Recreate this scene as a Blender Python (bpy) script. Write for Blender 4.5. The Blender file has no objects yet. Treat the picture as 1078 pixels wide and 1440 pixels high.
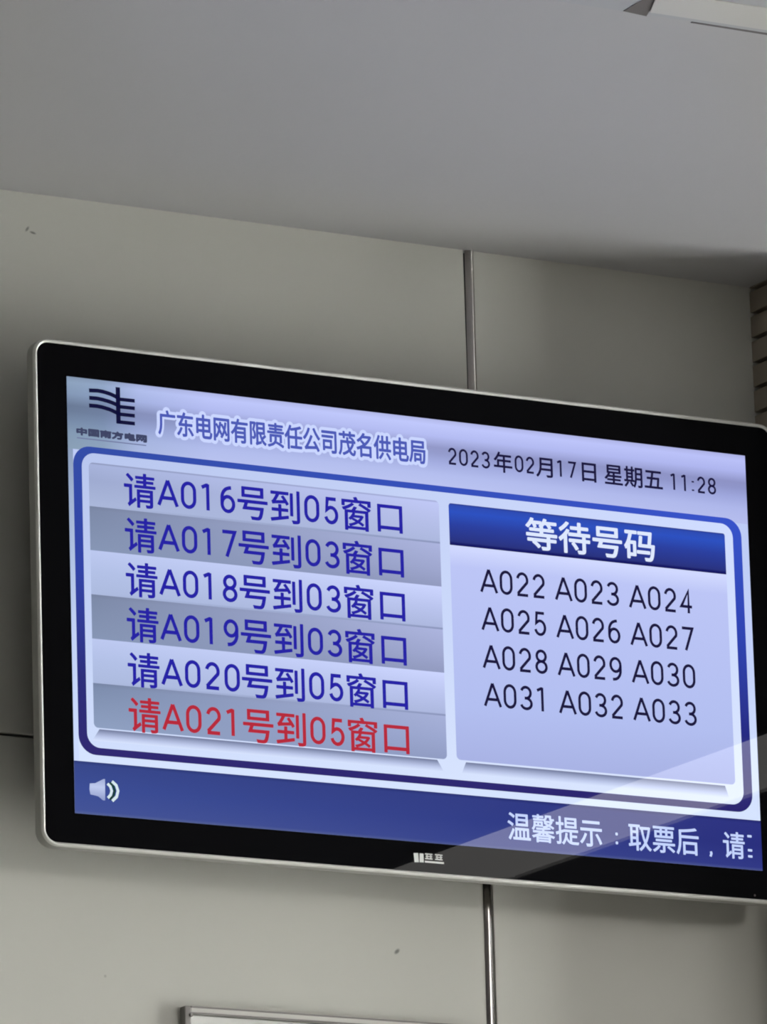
import bpy, bmesh, math
from mathutils import Vector, Matrix

# ------------------------------------------------------------------ camera, world, exposure
SC = bpy.context.scene
COL = SC.collection
S = 0.95                    # metres per unit: the lit screen is one unit wide
Z0 = 3.754                  # height of the screen's top edge


def P(u, v, d=0.0):
    """u to the right, v down from the screen's top left corner, d into the wall (all in screen widths)."""
    return Vector((u * S, d * S, Z0 - v * S))


CAM_C = (-4.02243893, 2.32010761, -7.64755742)
CAM_R = ((0.86649876, 0.0292682, -0.49832045),      # right
         (0.09507204, 0.97033054, 0.222306),        # down
         (0.49004204, -0.24000421, 0.83800762))     # forward
cd = bpy.data.cameras.new('camera')
cam = bpy.data.objects.new('camera', cd)
COL.objects.link(cam)
rt, dn, fw = [Vector((r[0], r[2], -r[1])) for r in CAM_R]
up, bk = -dn, -fw
m3 = Matrix(((rt.x, up.x, bk.x), (rt.y, up.y, bk.y), (rt.z, up.z, bk.z)))
cam.matrix_world = Matrix.Translation(P(*CAM_C)) @ m3.to_4x4()
cd.sensor_fit = 'HORIZONTAL'
cd.sensor_width = 36.0
cd.lens = 10120.21 / 1078 * 36.0
cd.clip_start, cd.clip_end = 0.1, 200
SC.camera = cam
SC.cycles.filter_width = 2.0        # the photograph is a long zoom and slightly soft

w = bpy.data.worlds.new('daylight')
SC.world = w
w.use_nodes = True
bgn = w.node_tree.nodes['Background']
bgn.inputs['Color'].default_value = (0.99, 1.0, 0.975, 1)
bgn.inputs['Strength'].default_value = 29.0

vs = SC.view_settings
vs.view_transform = 'Standard'
vs.look = 'None'
vs.gamma = 1.0
vs.exposure = 0.0
vs.use_curve_mapping = False

LAMP = 23.0                 # emission of the ceiling strip lamps


# ------------------------------------------------------------------ helpers
def lin(c):
    return tuple((x / 255 / 12.92) if x / 255 <= 0.04045 else ((x / 255 + 0.055) / 1.055) ** 2.4 for x in c)


def new_mat(name):
    m = bpy.data.materials.new(name)
    m.use_nodes = True
    nt = m.node_tree
    return m, nt, nt.nodes['Principled BSDF']


def mat(name, rgb, rough=0.5, metal=0.0, spec=0.5, bump=0.0, bscale=300.0, var=0.0, vscale=6.0):
    m, nt, b = new_mat(name)
    b.inputs['Base Color'].default_value = (*rgb, 1)
    b.inputs['Roughness'].default_value = rough
    b.inputs['Metallic'].default_value = metal
    b.inputs['Specular IOR Level'].default_value = spec
    if bump or var:
        tc = nt.nodes.new('ShaderNodeTexCoord')
    if var:
        nz = nt.nodes.new('ShaderNodeTexNoise')
        nz.inputs['Scale'].default_value = vscale
        nz.inputs['Detail'].default_value = 5
        nt.links.new(tc.outputs['Object'], nz.inputs['Vector'])
        r = nt.nodes.new('ShaderNodeValToRGB')
        r.color_ramp.elements[0].color = (*[c * (1 - var) for c in rgb], 1)
        r.color_ramp.elements[1].color = (*[min(1, c * (1 + var)) for c in rgb], 1)
        nt.links.new(nz.outputs['Fac'], r.inputs['Fac'])
        nt.links.new(r.outputs['Color'], b.inputs['Base Color'])
    if bump:
        nb = nt.nodes.new('ShaderNodeTexNoise')
        nb.inputs['Scale'].default_value = bscale
        nt.links.new(tc.outputs['Object'], nb.inputs['Vector'])
        bp = nt.nodes.new('ShaderNodeBump')
        bp.inputs['Strength'].default_value = bump
        bp.inputs['Distance'].default_value = 0.001
        nt.links.new(nb.outputs['Fac'], bp.inputs['Height'])
        nt.links.new(bp.outputs['Normal'], b.inputs['Normal'])
    return m


def scr(name, stops, right=None, tint=None):
    """A lit picture element of the display: its own colour from bottom (0) to top (1), behind smooth coated glass.
    right = other stops at the element's right end; tint = the picture's fade along the screen's width."""
    m, nt, b = new_mat(name)
    b.inputs['Base Color'].default_value = (0.003, 0.003, 0.004, 1)
    b.inputs['Roughness'].default_value = 0.0
    b.inputs['Specular IOR Level'].default_value = GLASS_SPEC
    tc = nt.nodes.new('ShaderNodeTexCoord')
    sp = nt.nodes.new('ShaderNodeSeparateXYZ')
    nt.links.new(tc.outputs['Generated'], sp.inputs[0])

    def ramp(st, fac, conv=lin):
        r = nt.nodes.new('ShaderNodeValToRGB')
        e = r.color_ramp.elements
        while len(e) < len(st):
            e.new(0.5)
        if len(st) == 1:
            e.remove(e[1])
        for el, (p, c) in zip(e, sorted(st)):
            el.position = p
            el.color = (*conv(c), 1)
        nt.links.new(fac, r.inputs['Fac'])
        return r.outputs['Color']

    def mix(mode, fac, a, c):
        mx = nt.nodes.new('ShaderNodeMix')
        mx.data_type = 'RGBA'
        mx.blend_type = mode
        if fac is None:
            mx.inputs['Factor'].default_value = 1.0
        else:
            nt.links.new(fac, mx.inputs['Factor'])
        nt.links.new(a, mx.inputs['A'])
        nt.links.new(c, mx.inputs['B'])
        return mx.outputs['Result']

    col = ramp(stops, sp.outputs['Z'])
    if right:
        col = mix('MIX', sp.outputs['X'], col, ramp(right, sp.outputs['Z']))
    if tint:
        sp2 = nt.nodes.new('ShaderNodeSeparateXYZ')
        nt.links.new(tc.outputs['Object'], sp2.inputs[0])
        mp = nt.nodes.new('ShaderNodeMapRange')
        mp.inputs['From Max'].default_value = S
        nt.links.new(sp2.outputs['X'], mp.inputs['Value'])
        col = mix('MULTIPLY', None, col, ramp(tint, mp.outputs['Result'], lambda c: c))
    nt.links.new(col, b.inputs['Emission Color'])
    b.inputs['Emission Strength'].default_value = 1.0
    return m


GLASS_SPEC = 0.063
BEZEL_SPEC = 0.023
HTINT = [(0.0, (0.50, 0.62, 0.52)), (0.05, (0.54, 0.66, 0.58)), (0.10, (0.82, 0.88, 0.85)), (0.2, (0.97, 0.98, 0.98)), (0.5, (1, 1, 1)), (1.0, (0.92, 0.91, 0.96))]


class MB:
    """Collects faces into one mesh."""

    def __init__(self):
        self.v, self.f = [], []

    def poly(self, pts):
        n = len(self.v)
        self.v += [tuple(p) for p in pts]
        self.f.append(tuple(range(n, n + len(pts))))

    def flat(self, uv, d):
        """A flat shape in the screen plane, wound to face the room."""
        a = sum(uv[i][0] * uv[(i + 1) % len(uv)][1] - uv[(i + 1) % len(uv)][0] * uv[i][1] for i in range(len(uv)))
        if a > 0:
            uv = uv[::-1]
        self.poly([P(u, v, d) for u, v in uv])

    def rect(self, u0, v0, u1, v1, d):
        self.flat([(u0, v0), (u1, v0), (u1, v1), (u0, v1)], d)

    def ring(self, a, b, d0, d1):
        """Strip between two outlines with the same number of points."""
        n = len(self.v)
        k = len(a)
        self.v += [tuple(P(u, v, d0)) for u, v in a] + [tuple(P(u, v, d1)) for u, v in b]
        for i in range(k):
            j = (i + 1) % k
            self.f.append((n + i, n + j, n + k + j, n + k + i))

    def box(self, x0, y0, z0, x1, y1, z1, bev=0.0):
        bm = bmesh.new()
        bmesh.ops.create_cube(bm, size=1)
        bmesh.ops.scale(bm, vec=(x1 - x0, y1 - y0, z1 - z0), verts=bm.verts)
        bmesh.ops.translate(bm, vec=((x0 + x1) / 2, (y0 + y1) / 2, (z0 + z1) / 2), verts=bm.verts)
        if bev:
            bmesh.ops.bevel(bm, geom=bm.edges[:], offset=bev, segments=2, affect='EDGES', profile=0.5)
        self.add_bm(bm)

    def ubox(self, u0, v0, d0, u1, v1, d1, bev=0.0):
        """Box in screen units."""
        a, b = P(u0, v0, d0), P(u1, v1, d1)
        self.box(min(a.x, b.x), min(a.y, b.y), min(a.z, b.z), max(a.x, b.x), max(a.y, b.y), max(a.z, b.z), bev)

    def add_bm(self, bm):
        n = len(self.v)
        bm.verts.index_update()
        self.v += [tuple(v.co) for v in bm.verts]
        self.f += [tuple(n + v.index for v in f.verts) for f in bm.faces]
        bm.free()

    def stroke(self, pts, wd, d, closed=False):
        """A pen line of even width through pts (screen units), flat on the screen."""
        pts = [Vector(p) for p in pts]
        k = len(pts)
        L, R = [], []
        for i, p in enumerate(pts):
            if closed:
                a, b = pts[i - 1], pts[(i + 1) % k]
                t0, t1 = (p - a), (b - p)
            else:
                t0 = p - pts[i - 1] if i else pts[1] - p
                t1 = pts[i + 1] - p if i < k - 1 else p - pts[i - 1]
            t0, t1 = t0.normalized(), t1.normalized()
            n0, n1 = Vector((-t0.y, t0.x)), Vector((-t1.y, t1.x))
            nn = n0 + n1
            nn = nn.normalized() if nn.length > 1e-6 else n0
            c = max(0.45, nn.dot(n0))
            L.append(p + nn * (wd / 2 / c))
            R.append(p - nn * (wd / 2 / c))
        for i in range(k if closed else k - 1):
            j = (i + 1) % k
            self.flat([tuple(L[i]), tuple(L[j]), tuple(R[j]), tuple(R[i])], d)

    def build(self, name, m, parent=None, smooth=False):
        me = bpy.data.meshes.new(name)
        me.from_pydata(self.v, [], self.f)
        me.materials.append(m)
        if smooth:
            for p in me.polygons:
                p.use_smooth = True
        me.update()
        o = bpy.data.objects.new(name, me)
        COL.objects.link(o)
        if parent:
            o.parent = parent
        return o


def empty(name, label, cat):
    o = bpy.data.objects.new(name, None)
    COL.objects.link(o)
    o['label'] = label
    o['category'] = cat
    return o


def struct(o):
    o['kind'] = 'structure'
    return o


def rrect(u0, v0, u1, v1, r, n=8):
    pts = []
    for cx, cy, a0 in ((u1 - r, v0 + r, -90), (u1 - r, v1 - r, 0), (u0 + r, v1 - r, 90), (u0 + r, v0 + r, 180)):
        for i in range(n + 1):
            a = math.radians(a0 + 90 * i / n)
            pts.append((cx + r * math.cos(a), cy + r * math.sin(a)))
    return pts


# ------------------------------------------------------------------ the hall
def wall_mat():
    """Pale grey coated wall panels with three small dark scuffs."""
    m, nt, b = new_mat('wall_panel_paint')
    tc = nt.nodes.new('ShaderNodeTexCoord')
    nz = nt.nodes.new('ShaderNodeTexNoise')
    nz.inputs['Scale'].default_value = 2.5
    nz.inputs['Detail'].default_value = 4
    nt.links.new(tc.outputs['Object'], nz.inputs['Vector'])
    r = nt.nodes.new('ShaderNodeValToRGB')
    r.color_ramp.elements[0].color = (0.57, 0.568, 0.518, 1)
    r.color_ramp.elements[1].color = (0.60, 0.598, 0.548, 1)
    nt.links.new(nz.outputs['Fac'], r.inputs['Fac'])
    col = r.outputs['Color']
    for (u, v, ru, rv, ang, dark) in ((-0.0045, -0.2135, 0.0018, 0.0042, 35, 0.45), (0.0035, -0.2095, 0.0045, 0.0017, 12, 0.4),
                                      (0.5026, 0.6765, 0.0048, 0.0026, -40, 0.35), (0.085, 0.735, 0.002, 0.002, 0, 0.75)):
        mp = nt.nodes.new('ShaderNodeMapping')
        mp.vector_type = 'TEXTURE'
        c = P(u, v, 0.09)
        mp.inputs['Location'].default_value = c
        mp.inputs['Rotation'].default_value = (0, math.radians(ang), 0)
        mp.inputs['Scale'].default_value = (ru * S, 1, rv * S)
        nt.links.new(tc.outputs['Object'], mp.inputs['Vector'])
        ln = nt.nodes.new('ShaderNodeVectorMath')
        ln.operation = 'LENGTH'
        nt.links.new(mp.outputs['Vector'], ln.inputs[0])
        mr = nt.nodes.new('ShaderNodeMapRange')
        mr.inputs['From Min'].default_value = 0.5
        mr.inputs['From Max'].default_value = 1.25
        mr.inputs['To Min'].default_value = dark
        mr.inputs['To Max'].default_value = 1.0
        nt.links.new(ln.outputs['Value'], mr.inputs['Value'])
        mx = nt.nodes.new('ShaderNodeMix')
        mx.data_type = 'RGBA'
        mx.blend_type = 'MULTIPLY'
        mx.inputs['Factor'].default_value = 1.0
        nt.links.new(col, mx.inputs['A'])
        nt.links.new(mr.outputs['Result'], mx.inputs['B'])
        col = mx.outputs['Result']
    nt.links.new(col, b.inputs['Base Color'])
    b.inputs['Roughness'].default_value = 0.45
    b.inputs['Specular IOR Level'].default_value = 0.3
    return m


M_WALL = wall_mat()
M_PLAIN = mat('hall_wall_paint', (0.16, 0.15, 0.14), 0.7, var=0.03)
M_CEIL = mat('ceiling_paint', (0.39, 0.388, 0.393), 0.42, bump=0.05, var=0.02, vscale=4)
M_GROOVE = mat('dark_groove', (0.02, 0.02, 0.02), 0.8)
M_WOOD = mat('grey_brown_slats', (0.33, 0.285, 0.225), 0.5, var=0.12, vscale=5)
M_STEEL = mat('polished_steel', (0.40, 0.375, 0.355), 0.13, metal=1.0)
M_FLOOR = mat('floor_tiles', (0.35, 0.345, 0.335), 0.25, var=0.05)

WD = 0.09                   # wall face, in screen widths behind the display's front
VC = -0.261                 # ceiling level
WY = WD * S
ZC = P(0, VC).z
XL, XR, YF = -7.0, 5.2, -13.0
UJ = 0.6405                 # the steel joint strip
VJ = 0.4405                 # horizontal panel joint left of the display
UC = 1.0775                 # corner with the slatted return on the right

mb = MB()
mb.box(XL, WY + 0.012, 0, XR, WY + 0.16, ZC + 0.1)                                # backing
mb2 = MB()
g = 0.0016
for (u0, u1, v0, v1) in ((-1.25, UJ - 0.006, VC - 0.02, VJ - g), (-1.25, UJ - 0.006, VJ + g, (Z0 - 0.12) / S),
                         (XL / S, -1.256, VC - 0.02, VJ - g), (XL / S, -1.256, VJ + g, (Z0 - 0.12) / S),
                         (UJ + 0.006, 2.4, VC - 0.02, (Z0 - 0.12) / S), (2.406, XR / S, VC - 0.02, (Z0 - 0.12) / S)):
    mb2.ubox(u0, v0, WD, u1, v1, WD + 0.0135, 0.0012)
struct(mb.build('wall_core', M_GROOVE)).name = 'trim_5'
struct(mb2.build('wall_back', M_WALL))

mb = MB()                                                                          # convex steel joint strip, very slightly out of plumb
n = 10
hw = 0.0069
prof = [(-hw + 2 * hw * i / n, -0.0035 * math.sin(math.pi * i / n) ** 0.7 + 0.0004) for i in range(n + 1)]
v0, v1 = VC - 0.002, 2.2
ut, ub = UJ + 0.0027, UJ - 0.0027 - 0.0077
for i in range(n):
    (a, da), (b_, db) = prof[i], prof[i + 1]
    mb.poly([P(ut + a, v0, WD + da), P(ub + a, v1, WD + da), P(ub + b_, v1, WD + db), P(ut + b_, v0, WD + db)])
struct(mb.build('trim_1', M_STEEL, smooth=True))

mb = MB()                                                                          # slatted return right of the display
pitch = 0.0341
struct_u1 = 1.9
DF = -0.085
mbk = MB()
mbk.ubox(UC + 0.014, VC - 0.01, DF + 0.014, struct_u1 - 0.004, Z0 / S, WD + 0.01)
k = -2
while True:
    a = -0.2229 + pitch * k + 0.0030
    b_ = a + pitch - 0.0060
    if a > (Z0 - 0.02) / S:
        break
    a, b_ = max(a, VC - 0.004), min(b_, Z0 / S - 0.002)
    if b_ > a + 0.002:
        mb.ubox(UC, a, DF, struct_u1, b_, WD + 0.004, 0.0006)
    k += 1
struct(mb.build('wall_right', M_WOOD))
struct(mbk.build('trim_2', M_GROOVE))

mb = MB()
mb.box(XL, YF, ZC, XR, WY + 0.16, ZC + 0.12)
struct(mb.build('ceiling', M_CEIL))
mb = MB()
mb.box(XL, YF, -0.12, XR, WY + 0.16, 0)
struct(mb.build('floor', M_FLOOR))
mb = MB()
mb.box(XL - 0.2, YF, 0, XL, WY + 0.16, ZC)
struct(mb.build('wall_left', M_PLAIN))
mb = MB()
mb.box(XL, YF - 0.2, 0, XR, YF, ZC)
struct(mb.build('wall_front', M_PLAIN))
mb = MB()                                                                          # glazed street side, far right of the hall
WIN = [(-1.55, -0.55), (-2.5, -1.7)]
SILL, HEAD = 0.7, 3.75
mb.box(XR, YF, 0, XR + 0.2, WY + 0.16, SILL)
mb.box(XR, YF, HEAD, XR + 0.2, WY + 0.16, ZC)
ys = [WY + 0.16] + [y for a, b_ in WIN for y in (b_, a)] + [YF]
for i in range(0, len(ys), 2):
    mb.box(XR, ys[i + 1], SILL, XR + 0.2, ys[i], HEAD)
struct(mb.build('wall_far_right', M_PLAIN))
M_FRAME = mat('window_frame_metal', (0.35, 0.35, 0.36), 0.4, metal=0.6)
for i, (y0, y1) in enumerate(WIN):
    mb = MB()
    for (a, c, b_, d_) in ((y0, SILL, y1, SILL + 0.06), (y0, HEAD - 0.06, y1, HEAD), (y0, SILL + 0.06, y0 + 0.06, HEAD - 0.06),
                           (y1 - 0.06, SILL + 0.06, y1, HEAD - 0.06), ((y0 + y1) / 2 - 0.03, SILL + 0.06, (y0 + y1) / 2 + 0.03, HEAD - 0.06)):
        mb.box(XR + 0.07, a, c, XR + 0.13, b_, d_)
    struct(mb.build('window_%d' % (i + 1), M_FRAME))

# ------------------------------------------------------------------ ceiling strip lamps and one added wide panel
M_DIFF, nt_, b_ = new_mat('lamp_diffuser')
b_.inputs['Base Color'].default_value = (0.8, 0.8, 0.8, 1)
b_.inputs['Emission Color'].default_value = (1.0, 0.97, 0.93, 1)
b_.inputs['Emission Strength'].default_value = LAMP
M_LAMPBODY = mat('lamp_body_white', (0.75, 0.75, 0.74), 0.5)
STRIPS = [(2.595, 2.86, -5.9, -2.2, 'long ceiling light strip running away from the wall right of the display'),
          (1.5, 2.2, -7.4, -3.85, 'added wide light panel out of view that brightens the lower wall'),  # unseen panel added to brighten the wall below the display
          (2.595, 2.86, -11.5, -6.6, 'long ceiling light strip in the right rear of the hall')]
for u0, u1, d0, d1, lb in STRIPS:
    t = empty('strip_light', lb, 'ceiling light')
    x0, x1, y0, y1 = u0 * S, u1 * S, d0 * S, d1 * S
    t.location = ((x0 + x1) / 2, (y0 + y1) / 2, ZC)
    inv = Matrix.Translation(-Vector(t.location))
    mb = MB()
    f = 0.015
    for (a, c, e, g_) in ((x0 - f, y0 - f, x0, y1 + f), (x1, y0 - f, x1 + f, y1 + f), (x0, y0 - f, x1, y0), (x0, y1, x1, y1 + f)):
        mb.box(a, c, ZC - 0.02, e, g_, ZC)
    o = mb.build('lamp_frame', M_LAMPBODY, t)
    o.matrix_parent_inverse = inv
    mb = MB()
    mb.box(x0, y0, ZC - 0.014, x1, y1, ZC - 0.002)
    o = mb.build('diffuser', M_DIFF, t)
    o.matrix_parent_inverse = inv

# ------------------------------------------------------------------ ceiling vent at the top right
M_VENT = mat('vent_white', (0.375, 0.385, 0.40), 0.45)
M_FLAP = mat('vent_flap', (0.52, 0.515, 0.49), 0.4)
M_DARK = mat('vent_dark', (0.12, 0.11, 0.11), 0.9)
vt = empty('ceiling_vent', 'pale ceiling vent with a slanted flap, cut off by the top right corner', 'vent')
vt.location = (0.66 * S, -1.26 * S, ZC)
vinv = Matrix.Translation(-Vector(vt.location))


def vpart(mb, name, m, **kw):
    o = mb.build(name, m, vt, **kw)
    o.matrix_parent_inverse = vinv
    return o


def cpt(u, d, drop=0.0):
    return Vector((u * S, d * S, ZC - drop))


VU0, VU1, VN, VFAR = 0.12, 1.06, -0.872, -1.67
mb = MB()
mb.box(VU0 * S, VFAR * S, ZC - 0.004, VU1 * S, VN * S, ZC + 0.001, 0.001)
vpart(mb, 'vent_plate', M_VENT)


def plate(pts, th):
    """A thin slab under the ceiling; pts = (u, d, drop) seen from below."""
    mb = MB()
    lo = [cpt(*p) for p in pts]
    hi = [p + Vector((0, 0, th)) for p in lo]
    mb.poly(lo)
    mb.poly(hi[::-1])
    for i in range(len(lo)):
        j = (i + 1) % len(lo)
        mb.poly([lo[i], hi[i], hi[j], lo[j]])
    return mb


vpart(plate([(0.283, -0.874, 0.0045), (0.318, -0.869, 0.0045), (0.296, -0.925, 0.0045), (0.280, -0.945, 0.0045)], 0.003), 'vent_slot_shade', M_DARK)  # dark wedge slab standing for the shade inside the vent slot
vpart(plate([(0.385, -0.863, 0.0012), (VU1, -0.885, 0.0012), (VU1, -0.849, 0.0012), (0.385, -0.860, 0.0012)], 0.001), 'flap_shadow_strip', M_DARK)  # dark strip laid in as the shadow line along the flap
vpart(plate([(0.311, -0.888, 0.0062), (VU1 - 0.005, -0.888, 0.0062), (VU1 - 0.03, -0.955, 0.0048), (0.281, -0.955, 0.0048)], 0.0022), 'flap', M_FLAP)

# ------------------------------------------------------------------ the display
M_RIM = mat('silver_rim', (0.70, 0.70, 0.665), 0.45, metal=0.3)
M_BEZEL = mat('black_glass', (0.0045, 0.0045, 0.0055), 0.0, spec=BEZEL_SPEC)
M_SHELL = mat('side_shell_grey', (0.36, 0.36, 0.335), 0.5)
M_BACK = mat('black_plastic', (0.03, 0.03, 0.03), 0.6)
tv = empty('queue_display', 'large wall-mounted queue display with silver rim, lit blue and white number screen', 'display screen')
tv.location = P(0.5, 0.2767, WD)
tinv = Matrix.Translation(-Vector(tv.location))


def tpart(mb, name, m, parent=None, label=None, smooth=False):
    o = mb.build(name, m, parent or tv, smooth)
    if parent is None or parent is tv:
        o.matrix_parent_inverse = tinv
    if label:
        o['label'] = label
    return o


BU0, BV0, BU1, BV1 = -0.0414, -0.0412, 1.0414, 0.592
RAD = 0.0165


def outline(e):
    return rrect(BU0 - e, BV0 - e, BU1 + e, BV1 + e, RAD + e)


mb = MB()                                       # rim: front lip, rounded edge, side, back lip
steps = [(-0.001, 0.0012), (0.0, -0.0006), (0.0015, -0.0014), (0.003, -0.0012), (0.0042, 0.0002), (0.0046, 0.002),
         (0.0046, 0.017), (0.0038, 0.0188), (0.001, 0.0195), (-0.03, 0.0197)]
for (e0, d0), (e1, d1) in zip(steps[:6], steps[1:6]):
    mb.ring(outline(e0), outline(e1), d0, d1)
tpart(mb, 'rim', M_RIM, smooth=True, label='bright silver front rim')
mb = MB()
for (e0, d0), (e1, d1) in zip(steps[5:], steps[6:]):
    mb.ring(outline(e0), outline(e1), d0, d1)
tpart(mb, 'side_shell', M_SHELL, smooth=True, label='grey side of the casing')
mb = MB()
mb.flat(outline(-0.0002), 0.0004)
tpart(mb, 'bezel', M_BEZEL, label='glossy black bezel around the lit picture')
mb = MB()
mb.ring(outline(-0.02), outline(-0.03), 0.0185, 0.05)
mb.flat(outline(-0.03), 0.05)
tpart(mb, 'back_cover', M_BACK)
mb = MB()
mb.ubox(0.3, 0.12, 0.048, 0.7, 0.43, WD, 0.003)
tpart(mb, 'wall_bracket', M_BACK)
mb = MB()
c = (0.9866, 0.5866)
mb.flat([(c[0] + 0.0016 * math.cos(a * math.pi / 6), c[1] + 0.0016 * math.sin(a * math.pi / 6)) for a in range(12)], 0.0001)
tpart(mb, 'sensor_dot', mat('sensor_red_brown', (0.05, 0.028, 0.03), 0.3), label='tiny reddish sensor dot')

# screen background: soft horizontal bands in the header, pale below
SH = 0.5535
M_SCREEN = scr('screen_background', [(0.0, (190, 204, 250)), (0.12, (214, 228, 255)), (0.5, (196, 210, 250)), (1.0, (186, 200, 244))])
mb = MB()
mb.rect(0, 0, 1, SH, 0)
screen = tpart(mb, 'screen', M_SCREEN)

LAY = 0.00016


def spart(mb, name, m, label=None):
    o = mb.build(name, m, screen)
    if label:
        o['label'] = label
    return o


# header band with its soft horizontal sheen
mb = MB()
mb.rect(0, 0, 1, 0.0925, -LAY * 0.5)
spart(mb, 'header_band', scr('header_band', [(0.0, (188, 197, 242)), (0.22, (180, 190, 238)), (0.38, (164, 173, 224)), (0.52, (148, 155, 204)), (0.6, (146, 152, 200)),
                                             (0.76, (180, 188, 242)), (0.92, (192, 200, 252)), (1.0, (178, 184, 232))], tint=HTINT))

mb = MB()
mb.rect(0, 0.0925, 0.0069, 0.4877, -LAY * 0.5)
spart(mb, 'left_margin', scr('left_margin', [(0.0, (206, 221, 255)), (0.4, (194, 210, 246)), (0.85, (160, 178, 210)), (1.0, (140, 158, 188))]))

# blue rounded border and the white inside
mb = MB()
mb.ring(rrect(0.0069, 0.0873, 0.9891, 0.4785, 0.024), rrect(0.0188, 0.0953, 0.9757, 0.4692, 0.018), -LAY, -LAY)
spart(mb, 'blue_border', scr('border_blue', [(0.0, (46, 38, 112)), (0.25, (42, 44, 122)), (0.6, (48, 66, 166)), (1.0, (50, 76, 166))], [(0.0, (40, 34, 110)), (0.25, (36, 40, 128)), (0.6, (44, 66, 176)), (1.0, (54, 82, 202))]))
mb = MB()
mb.flat(rrect(0.0188, 0.0953, 0.9757, 0.4692, 0.018), -LAY)
spart(mb, 'white_field', scr('field_white', [(0, (208, 222, 253)), (0.5, (194, 208, 245)), (1, (184, 198, 238))], [(0, (220, 231, 255)), (0.5, (210, 223, 255)), (1, (208, 220, 255))]))

# soft grey shade bands drawn under the two panels
M_SHADE = scr('panel_underline', [(0.0, (216, 228, 255)), (0.35, (190, 201, 235)), (0.8, (140, 150, 184)), (1.0, (112, 120, 152))])
mb = MB()
mb.flat([(0.036, 0.4457), (0.517, 0.4457), (0.5265, 0.4605), (0.026, 0.4605)], -2 * LAY)
spart(mb, 'panel_underline', M_SHADE)
mb = MB()
mb.flat([(0.5592, 0.4455), (0.9475, 0.4455), (0.953, 0.4605), (0.5525, 0.4605)], -2 * LAY)
spart(mb, 'panel_underline', M_SHADE)

# six list rows
R0, RP = 0.1074, 0.0561
LINE = [(0.0, (140, 150, 188)), (0.03, (140, 150, 188)), (0.055, (172, 183, 222))]
LIGHT = ([(0.0, (172, 186, 222)), (0.5, (178, 192, 230)), (1.0, (188, 200, 240))], LINE + [(0.5, (186, 196, 238)), (1.0, (204, 213, 255))])
FIRST = ([(0.0, (170, 183, 218)), (0.6, (158, 170, 208)), (0.955, (166, 178, 218)), (0.975, (146, 156, 192)), (1.0, (146, 156, 192))],
         LINE + [(0.6, (184, 193, 236)), (0.955, (192, 200, 246)), (0.975, (168, 176, 220)), (1.0, (168, 176, 220))])
GREY = ([(0.0, (134, 149, 180)), (0.9, (124, 137, 167)), (1.0, (118, 130, 158))], [(0.0, (145, 153, 190)), (0.4, (158, 166, 206)), (1.0, (172, 180, 222))])
LASTG = ([(0.0, (142, 159, 192)), (0.9, (124, 140, 172)), (1.0, (116, 130, 160))], [(0.0, (144, 155, 194)), (0.5, (156, 167, 208)), (1.0, (166, 176, 216))])
mats = [scr('row_first', *FIRST), scr('row_grey', *GREY), scr('row_light', *LIGHT), None, None, scr('row_last', *LASTG)]
mats[3], mats[4] = mats[1], mats[2]
for i in range(6):
    mb = MB()
    v0, v1 = R0 + RP * i, R0 + RP * (i + 1)
    r = 0.006
    q = lambda cx, cy, a0: [(cx + r * math.cos(math.radians(a0 + 15 * k)), cy + r * math.sin(math.radians(a0 + 15 * k))) for k in range(7)]
    if i == 0:
        pts = q(0.5314 - r, v0 + r, -90) + [(0.5314, v1), (0.0284, v1)] + q(0.0284 + r, v0 + r, 180)
    elif i == 5:
        pts = [(0.0284, v0), (0.5314, v0)] + q(0.5314 - r, v1 - r, 0) + q(0.0284 + r, v1 - r, 90)
    else:
        pts = [(0.0284, v0), (0.5314, v0), (0.5314, v1), (0.0284, v1)]
    mb.flat(pts, -2 * LAY)
    spart(mb, 'list_row', mats[i])

# waiting panel with its header
mb = MB()
r = 0.006
mb.flat([(0.5456, 0.163), (0.9634, 0.163)] + [(0.9634 - r + r * math.cos(a * math.pi / 12), 0.443 - r + r * math.sin(a * math.pi / 12)) for a in range(7)]
        + [(0.5456 + r - r * math.sin(a * math.pi / 12), 0.443 - r + r * math.cos(a * math.pi / 12)) for a in range(7)], -2 * LAY)
spart(mb, 'waiting_panel', scr('waiting_panel', [(0.0, (168, 178, 228)), (0.25, (178, 190, 240)), (0.9, (188, 197, 246)), (0.985, (208, 216, 255)), (1, (208, 216, 255))]))
mb = MB()
mb.flat([(0.5456, 0.1635), (0.5456, 0.1117), (0.5468, 0.1095), (0.5486, 0.1087), (0.9606, 0.1087), (0.9622, 0.1095), (0.9630, 0.1117), (0.9630, 0.1635)], -3 * LAY)
spart(mb, 'waiting_header', scr('waiting_header', [(0.0, (14, 16, 92)), (0.05, (16, 20, 98)), (0.09, (38, 48, 126)), (0.5, (40, 62, 160)), (0.8, (42, 80, 192)), (0.95, (44, 74, 178)), (1, (40, 58, 140))]))

# bottom ticker bar
mb = MB()
mb.rect(0, 0.4877, 1, SH, -LAY)
spart(mb, 'ticker_bar', scr('ticker_blue', [(0.0, (84, 98, 150)), (0.06, (66, 82, 150)), (0.5, (58, 76, 148)), (0.93, (54, 70, 138)), (1.0, (42, 56, 118))],
                            [(0.0, (70, 80, 142)), (0.06, (46, 54, 132)), (0.5, (38, 44, 124)), (0.93, (42, 48, 128)), (1.0, (30, 34, 108))]))


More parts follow.
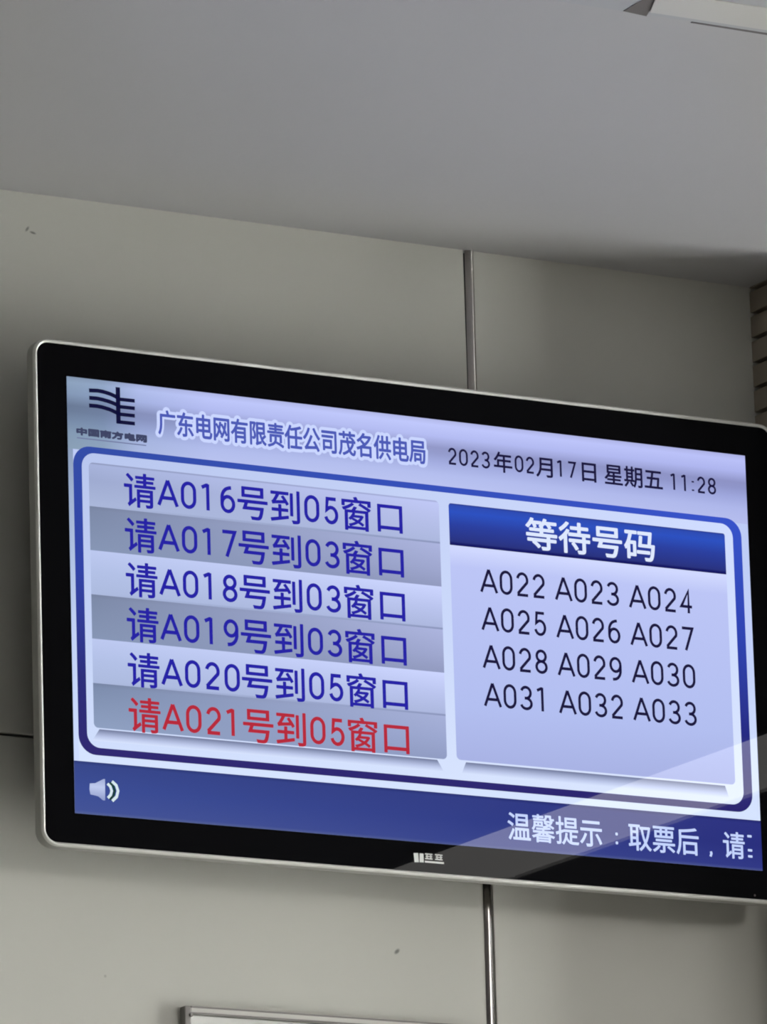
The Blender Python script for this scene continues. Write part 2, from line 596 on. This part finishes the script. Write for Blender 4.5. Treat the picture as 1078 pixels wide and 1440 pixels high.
# ------------------------------------------------------------------ writing on the screen
def glyphs(mb, s, box, d, bold=0.0, res=4, ring=8):
    """Chinese characters fitted to box = (u0, v0, u1, v1); bold fattens the strokes by that many screen widths."""
    cu = bpy.data.curves.new('tmp', 'FONT')
    cu.body = s
    cu.resolution_u = res
    o = bpy.data.objects.new('tmp', cu)
    COL.objects.link(o)
    dg = bpy.context.evaluated_depsgraph_get()
    dg.update()
    me = o.evaluated_get(dg).to_mesh()
    vs_ = [v.co.copy() for v in me.vertices]
    fs = [tuple(p.vertices) for p in me.polygons]
    o.evaluated_get(dg).to_mesh_clear()
    bpy.data.objects.remove(o)
    bpy.data.curves.remove(cu)
    x0, x1 = min(v.x for v in vs_), max(v.x for v in vs_)
    y0, y1 = min(v.y for v in vs_), max(v.y for v in vs_)
    u0, v0, u1, v1 = box
    u0, v0, u1, v1 = u0 + bold, v0 + bold, u1 - bold, v1 - bold
    offs = [(0, 0)]
    if bold:
        offs += [(bold * math.cos(2 * math.pi * k / ring), bold * math.sin(2 * math.pi * k / ring)) for k in range(ring)]
    for i, (du, dv) in enumerate(offs):
        n = len(mb.v)
        mb.v += [tuple(P(u0 + (v.x - x0) / (x1 - x0) * (u1 - u0) + du, v1 - (v.y - y0) / (y1 - y0) * (v1 - v0) + dv, d - i * 2e-6)) for v in vs_]
        mb.f += [tuple(n + q for q in f) for f in fs]


def arc(cx, cy, rx, ry, a0, a1, n=14):
    return [(cx + rx * math.cos(math.radians(a0 + (a1 - a0) * i / n)), cy + ry * math.sin(math.radians(a0 + (a1 - a0) * i / n))) for i in range(n + 1)]


# centre lines of the narrow grotesque numerals, in a box 0..1 wide and 0..1 high (y up)
DIG = {
    '0': [('c', arc(.5, .68, .5, .32, 0, 180, 12) + arc(.5, .32, .5, .32, 180, 360, 12))],
    '1': [('o', [(-.02, .90), (.36, 1.0), (.50, 1.0)]), ('o', [(.47, 1.05), (.47, -.05)])],
    '2': [('o', arc(.5, .70, .47, .30, 168, -22, 14) + [(.04, .06)]), ('o', [(-.02, 0), (1.02, 0)])],
    '3': [('o', arc(.47, .745, .45, .255, 160, -80, 14) + [(.34, .49)]), ('o', [(.34, .49), (.48, .49)] + arc(.48, .245, .50, .245, 85, -165, 16))],
    '4': [('o', [(.74, -.04), (.74, 1.0), (.02, .27), (1.08, .27)])],
    '5': [('o', [(.92, 1.0), (.20, 1.0), (.13, .53)] + arc(.50, .32, .47, .32, 132, -165, 16))],
    '6': [('o', [(.80, 1.0), (.62, .99)] + arc(.66, .55, .64, .43, 100, 172, 8) + [(.02, .32)]), ('c', arc(.5, .31, .48, .31, 0, 345, 18))],
    '7': [('o', [(-.02, 1.0), (1.0, 1.0), (.32, -.04)])],
    '8': [('c', arc(.5, .755, .43, .245, 0, 345, 18)), ('c', arc(.5, .255, .48, .255, 0, 345, 18))],
    '9': [('c', arc(.5, .69, .48, .31, 0, 345, 18)), ('o', [(.98, .68)] + arc(.34, .45, .64, .43, -8, -80, 8) + [(.20, .01)])],
    'A': [('o', [(-.08, -.04), (.5, 1.02)]), ('o', [(.5, 1.02), (1.08, -.04)]), ('o', [(.14, .28), (.86, .28)])],
    ':': [('o', [(.42, .02), (.42, .12)]), ('o', [(.42, .60), (.42, .70)])],
}


def latin(mb, s, u, vb, adv, ht, d, wt, inkw=None, aw=None):
    """Numerals from pen strokes: u = left of the first cell, vb = baseline, adv = cell width, ht = height."""
    inkw = inkw or adv * 0.79
    aw = aw or adv * 1.06
    for ch in s:
        if ch == ' ':
            u += adv * 0.45
            continue
        cw = aw if ch == 'A' else adv
        iw = (cw * 0.88 if ch == 'A' else inkw) - wt
        if ch == ':':
            cw, iw = adv * 0.5, adv * 0.3
        x0 = u + (cw - iw) / 2
        for kind, pts in DIG[ch]:
            mb.stroke([(x0 + x * iw, vb - wt / 2 - y * (ht - wt)) for x, y in pts], wt * (1.25 if ch == ':' else 1), d, kind == 'c')
        u += cw
    return u


D5, D6 = -4 * LAY, -5 * LAY

# company emblem: three curved lines meeting an upright with four bars
M_EMB = scr('emblem_navy', [(0, (14, 14, 56))])
mb = MB()
for pts in ([(0.0308, 0.0152), (0.0428, 0.0143), (0.0506, 0.0148), (0.0594, 0.0164), (0.0661, 0.0184), (0.0722, 0.021)],
            [(0.0309, 0.0247), (0.0426, 0.0244), (0.0503, 0.0252), (0.0592, 0.0267), (0.0658, 0.0284), (0.0714, 0.0304)],
            [(0.0305, 0.0346), (0.0412, 0.0343), (0.049, 0.0349), (0.059, 0.0367), (0.0656, 0.0387), (0.0717, 0.0409)]):
    mb.stroke(pts, 0.0051, D5)
mb.stroke([(0.0714, 0.0068), (0.0714, 0.0535)], 0.0062, D5)
for a, b_ in (((0.0712, 0.0221), (0.095, 0.0219)), ((0.0712, 0.0317), (0.0949, 0.0316)), ((0.0712, 0.0414), (0.0947, 0.0412)), ((0.0688, 0.0515), (0.0945, 0.0513))):
    mb.stroke([a, b_], 0.0047, D5)
spart(mb, 'company_emblem', M_EMB)
M_CAP = scr('caption_grey', [(0, (62, 68, 100))])
mb = MB()
glyphs(mb, '中国南方电网', (0.0118, 0.0640, 0.1112, 0.0745), D5, bold=0.0009)
spart(mb, 'emblem_caption', M_CAP)
mb = MB()
mb.rect(0.0126, 0.0772, 0.1098, 0.0785, D5)
spart(mb, 'caption_underline', scr('underline_grey', [(0, (112, 120, 158))]))

# header title with its pale outline
TITLE = '广东电网有限责任公司茂名供电局'
mb = MB()
glyphs(mb, TITLE, (0.1229, 0.0247, 0.5176, 0.0663), D5, bold=0.0042, ring=14)
spart(mb, 'title_outline', scr('title_outline', [(0, (202, 214, 255))]), label='pale outline of the title')
mb = MB()
glyphs(mb, TITLE, (0.1272, 0.0292, 0.5137, 0.0618), D6, bold=0.0007)
spart(mb, 'title_text', scr('title_blue', [(0, (76, 90, 182))]))

# date and clock
M_INK = scr('ink_dark', [(0, (24, 20, 60))])
mb = MB()
DH, DB, DA, DW = 0.0224, 0.0576, 0.01655, 0.0029
latin(mb, '2023', 0.5452, DB, DA, DH, D5, DW)
glyphs(mb, '年', (0.6150, 0.0331, 0.6428, 0.0606), D5, 0.0005)
latin(mb, '02', 0.6446, DB, DA, DH, D5, DW)
glyphs(mb, '月', (0.6782, 0.0345, 0.7035, 0.0606), D5, 0.0005)
latin(mb, '17', 0.7075, DB, DA, DH, D5, DW)
glyphs(mb, '日', (0.7473, 0.0345, 0.7692, 0.0600), D5, 0.0005)
glyphs(mb, '星期五', (0.7815, 0.0325, 0.8705, 0.0606), D5, 0.0005)
latin(mb, '11:28', 0.8800, DB + 0.0002, DA, DH, D5, DW)
spart(mb, 'clock_text', M_INK)

# called numbers
M_BLUE = scr('call_blue', [(0, (36, 32, 164))])
M_RED = scr('call_red', [(0, (182, 40, 58))])
CALLS = [('016', '05'), ('017', '03'), ('018', '03'), ('019', '03'), ('020', '05'), ('021', '05')]
for i, (num, win) in enumerate(CALLS):
    dv = 0.0572 * i
    vb = 0.1537 + dv
    mb = MB()
    B = 0.0006
    glyphs(mb, '请', (0.0770, 0.1147 + dv, 0.1217, 0.1592 + dv), D5, B)
    latin(mb, 'A' + num, 0.1235, vb, 0.0279, 0.0354, D5, 0.0047, inkw=0.0219, aw=0.0308)
    glyphs(mb, '号', (0.2378, 0.1165 + dv, 0.2812, 0.1590 + dv), D5, B)
    glyphs(mb, '到', (0.2850, 0.1155 + dv, 0.3276, 0.1587 + dv), D5, B)
    latin(mb, win, 0.3308, vb, 0.0279, 0.0354, D5, 0.0047, inkw=0.0219)
    glyphs(mb, '窗', (0.3880, 0.1142 + dv, 0.4308, 0.1586 + dv), D5, B)
    glyphs(mb, '口', (0.4400, 0.1200 + dv, 0.4768, 0.1562 + dv), D5, B)
    spart(mb, 'row_text', M_RED if i == 5 else M_BLUE, label='red line of the last called number' if i == 5 else None)

# waiting numbers
M_WHITE = scr('header_white', [(0, (222, 232, 255))])
mb = MB()
glyphs(mb, '等待号码', (0.6590, 0.1155, 0.8545, 0.1578), D5, 0.0009)
spart(mb, 'waiting_title', M_WHITE)
for j in range(4):
    vb = 0.2217 + 0.0496 * j
    for k in range(3):
        mb = MB()
        latin(mb, 'A%03d' % (22 + 3 * j + k), 0.5882 + 0.1115 * k, vb, 0.0243, 0.0320, D5, 0.0038, inkw=0.0192, aw=0.0270)
        spart(mb, 'waiting_number', M_INK)

# ticker
M_TICK = scr('ticker_white', [(0, (196, 212, 255))])
mb = MB()
TT, TB = 0.5046, 0.5412
glyphs(mb, '温馨提示', (0.6172, TT, 0.7576, TB), D5, 0.0005)
for vv in (0.5216, 0.5332):
    mb.flat(rrect(0.7775, vv - 0.0019, 0.7813, vv + 0.0019, 0.0012, 3), D5)
glyphs(mb, '取票后', (0.7972, TT + 0.0008, 0.9036, TB), D5, 0.0005)
mb.stroke([(0.9215, 0.5338), (0.9222, 0.5366), (0.9206, 0.5405)], 0.0034, D5)
glyphs(mb, '请', (0.9405, TT + 0.001, 0.9738, TB - 0.0004), D5, 0.0005)
for vv in (0.5095, 0.528, 0.536):
    mb.flat(rrect(0.9782, vv - 0.0016, 0.9850, vv + 0.0016, 0.0008, 3), D5)
spart(mb, 'ticker_text', M_TICK)
mb = MB()
mb.flat([(0.0209, 0.5149), (0.0284, 0.514), (0.0334, 0.5114), (0.04, 0.5079), (0.0422, 0.5078), (0.0418, 0.5346), (0.0389, 0.5348),
         (0.0324, 0.5303), (0.0269, 0.5293), (0.0215, 0.5287), (0.0203, 0.5224)], D5)
spart(mb, 'speaker_icon', scr('speaker_grey', [(0, (140, 152, 200)), (0.6, (190, 202, 238)), (1, (160, 172, 214))]))
M_WAVE = scr('wave_white', [(0, (214, 232, 238))])
for pts, wd, m, nm in (([(0.0487, 0.5117), (0.0536, 0.5163), (0.0551, 0.5216), (0.0533, 0.5277), (0.0482, 0.5331)], 0.003, scr('wave_green', [(0, (22, 62, 52))]), 'sound_wave'),
                       ([(0.0454, 0.5133), (0.0492, 0.5166), (0.051, 0.522), (0.0495, 0.527), (0.0455, 0.5313)], 0.0036, M_WAVE, 'sound_wave'),
                       ([(0.0517, 0.51), (0.0575, 0.5145), (0.0598, 0.5213), (0.0577, 0.5289), (0.0515, 0.5346)], 0.0038, M_WAVE, 'sound_wave')):
    mb = MB()
    mb.stroke(pts, wd, D5 if m is not M_WAVE else D6)
    o = spart(mb, nm, m)
    if m is not M_WAVE:
        o['label'] = 'dark green sound wave'

# maker's mark printed in white on the lower bezel
M_MARK = mat('mark_white', (0.8, 0.82, 0.8), 0.4)
mb = MB()
mb.flat([(0.4784, 0.5682), (0.4852, 0.5677), (0.4857, 0.5795), (0.4795, 0.5799)], 0.0001)
mb.flat([(0.4872, 0.5679), (0.4928, 0.568), (0.4929, 0.5794), (0.4868, 0.5794)], 0.0001)
for (u0, u1) in ((0.4950, 0.5058), (0.5096, 0.5205)):
    mb.rect(u0, 0.5672, u1, 0.5690, 0.0001)
    mb.rect(u0 + 0.0008, 0.5704, u1 - 0.0004, 0.5718, 0.0001)
    mb.rect(u0, 0.5732, u1, 0.5748, 0.0001)
    mb.rect(u0 + 0.002, 0.5672, u0 + 0.0038, 0.5748, 0.0001)
    mb.rect(u1 - 0.0034, 0.5672, u1 - 0.0016, 0.5748, 0.0001)
mb.rect(0.4944, 0.5768, 0.5223, 0.5792, 0.0001)
tpart(mb, 'maker_mark', M_MARK, label='small white printed maker mark')

# ------------------------------------------------------------------ framed notice below the display
sg = empty('notice_frame', 'pale metal notice frame on the wall below the display, only its top edge in view', 'notice frame')
sg.location = P(0.4, 0.9, WD)
sinv = Matrix.Translation(-Vector(sg.location))
M_ALU = mat('frame_aluminium', (0.62, 0.61, 0.57), 0.4)
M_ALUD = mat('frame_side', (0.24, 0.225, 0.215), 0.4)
M_ACR = mat('notice_panel', (0.74, 0.75, 0.72), 0.06, spec=0.6)
F0, F1, FV0, FV1, fwid = 0.1885, 0.614, 0.7672, 1.03, 0.0095
for v0 in (FV0, FV1 - fwid):
    mb = MB()
    mb.ubox(F0 + fwid, v0, WD - 0.011, F1 - fwid, v0 + fwid, WD, 0.0014)
    o = mb.build('frame_rail', M_ALU, sg)
    o.matrix_parent_inverse = sinv
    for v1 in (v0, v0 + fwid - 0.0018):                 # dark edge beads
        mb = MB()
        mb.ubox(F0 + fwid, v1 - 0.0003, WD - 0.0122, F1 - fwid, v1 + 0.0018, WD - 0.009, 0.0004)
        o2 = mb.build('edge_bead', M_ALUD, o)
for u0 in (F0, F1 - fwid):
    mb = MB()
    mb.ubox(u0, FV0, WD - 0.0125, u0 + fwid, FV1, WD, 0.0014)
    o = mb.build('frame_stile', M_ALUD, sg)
    o.matrix_parent_inverse = sinv
mb = MB()
mb.ubox(F0 + fwid, FV0 + fwid + 0.0012, WD - 0.006, F1 - fwid, FV1 - fwid, WD)
o = mb.build('notice_panel', M_ACR, sg)
o.matrix_parent_inverse = sinv
mb = MB()
bm = bmesh.new()
bmesh.ops.create_cone(bm, cap_ends=True, segments=14, radius1=0.0026, radius2=0.002, depth=0.004,
                      matrix=Matrix.Translation(P(F0 + fwid * 0.9, FV0 + 0.0115, WD - 0.0135)) @ Matrix.Rotation(math.pi / 2, 4, 'X'))
mb.add_bm(bm)
o = mb.build('screw', M_ALUD, sg)
o.matrix_parent_inverse = sinv
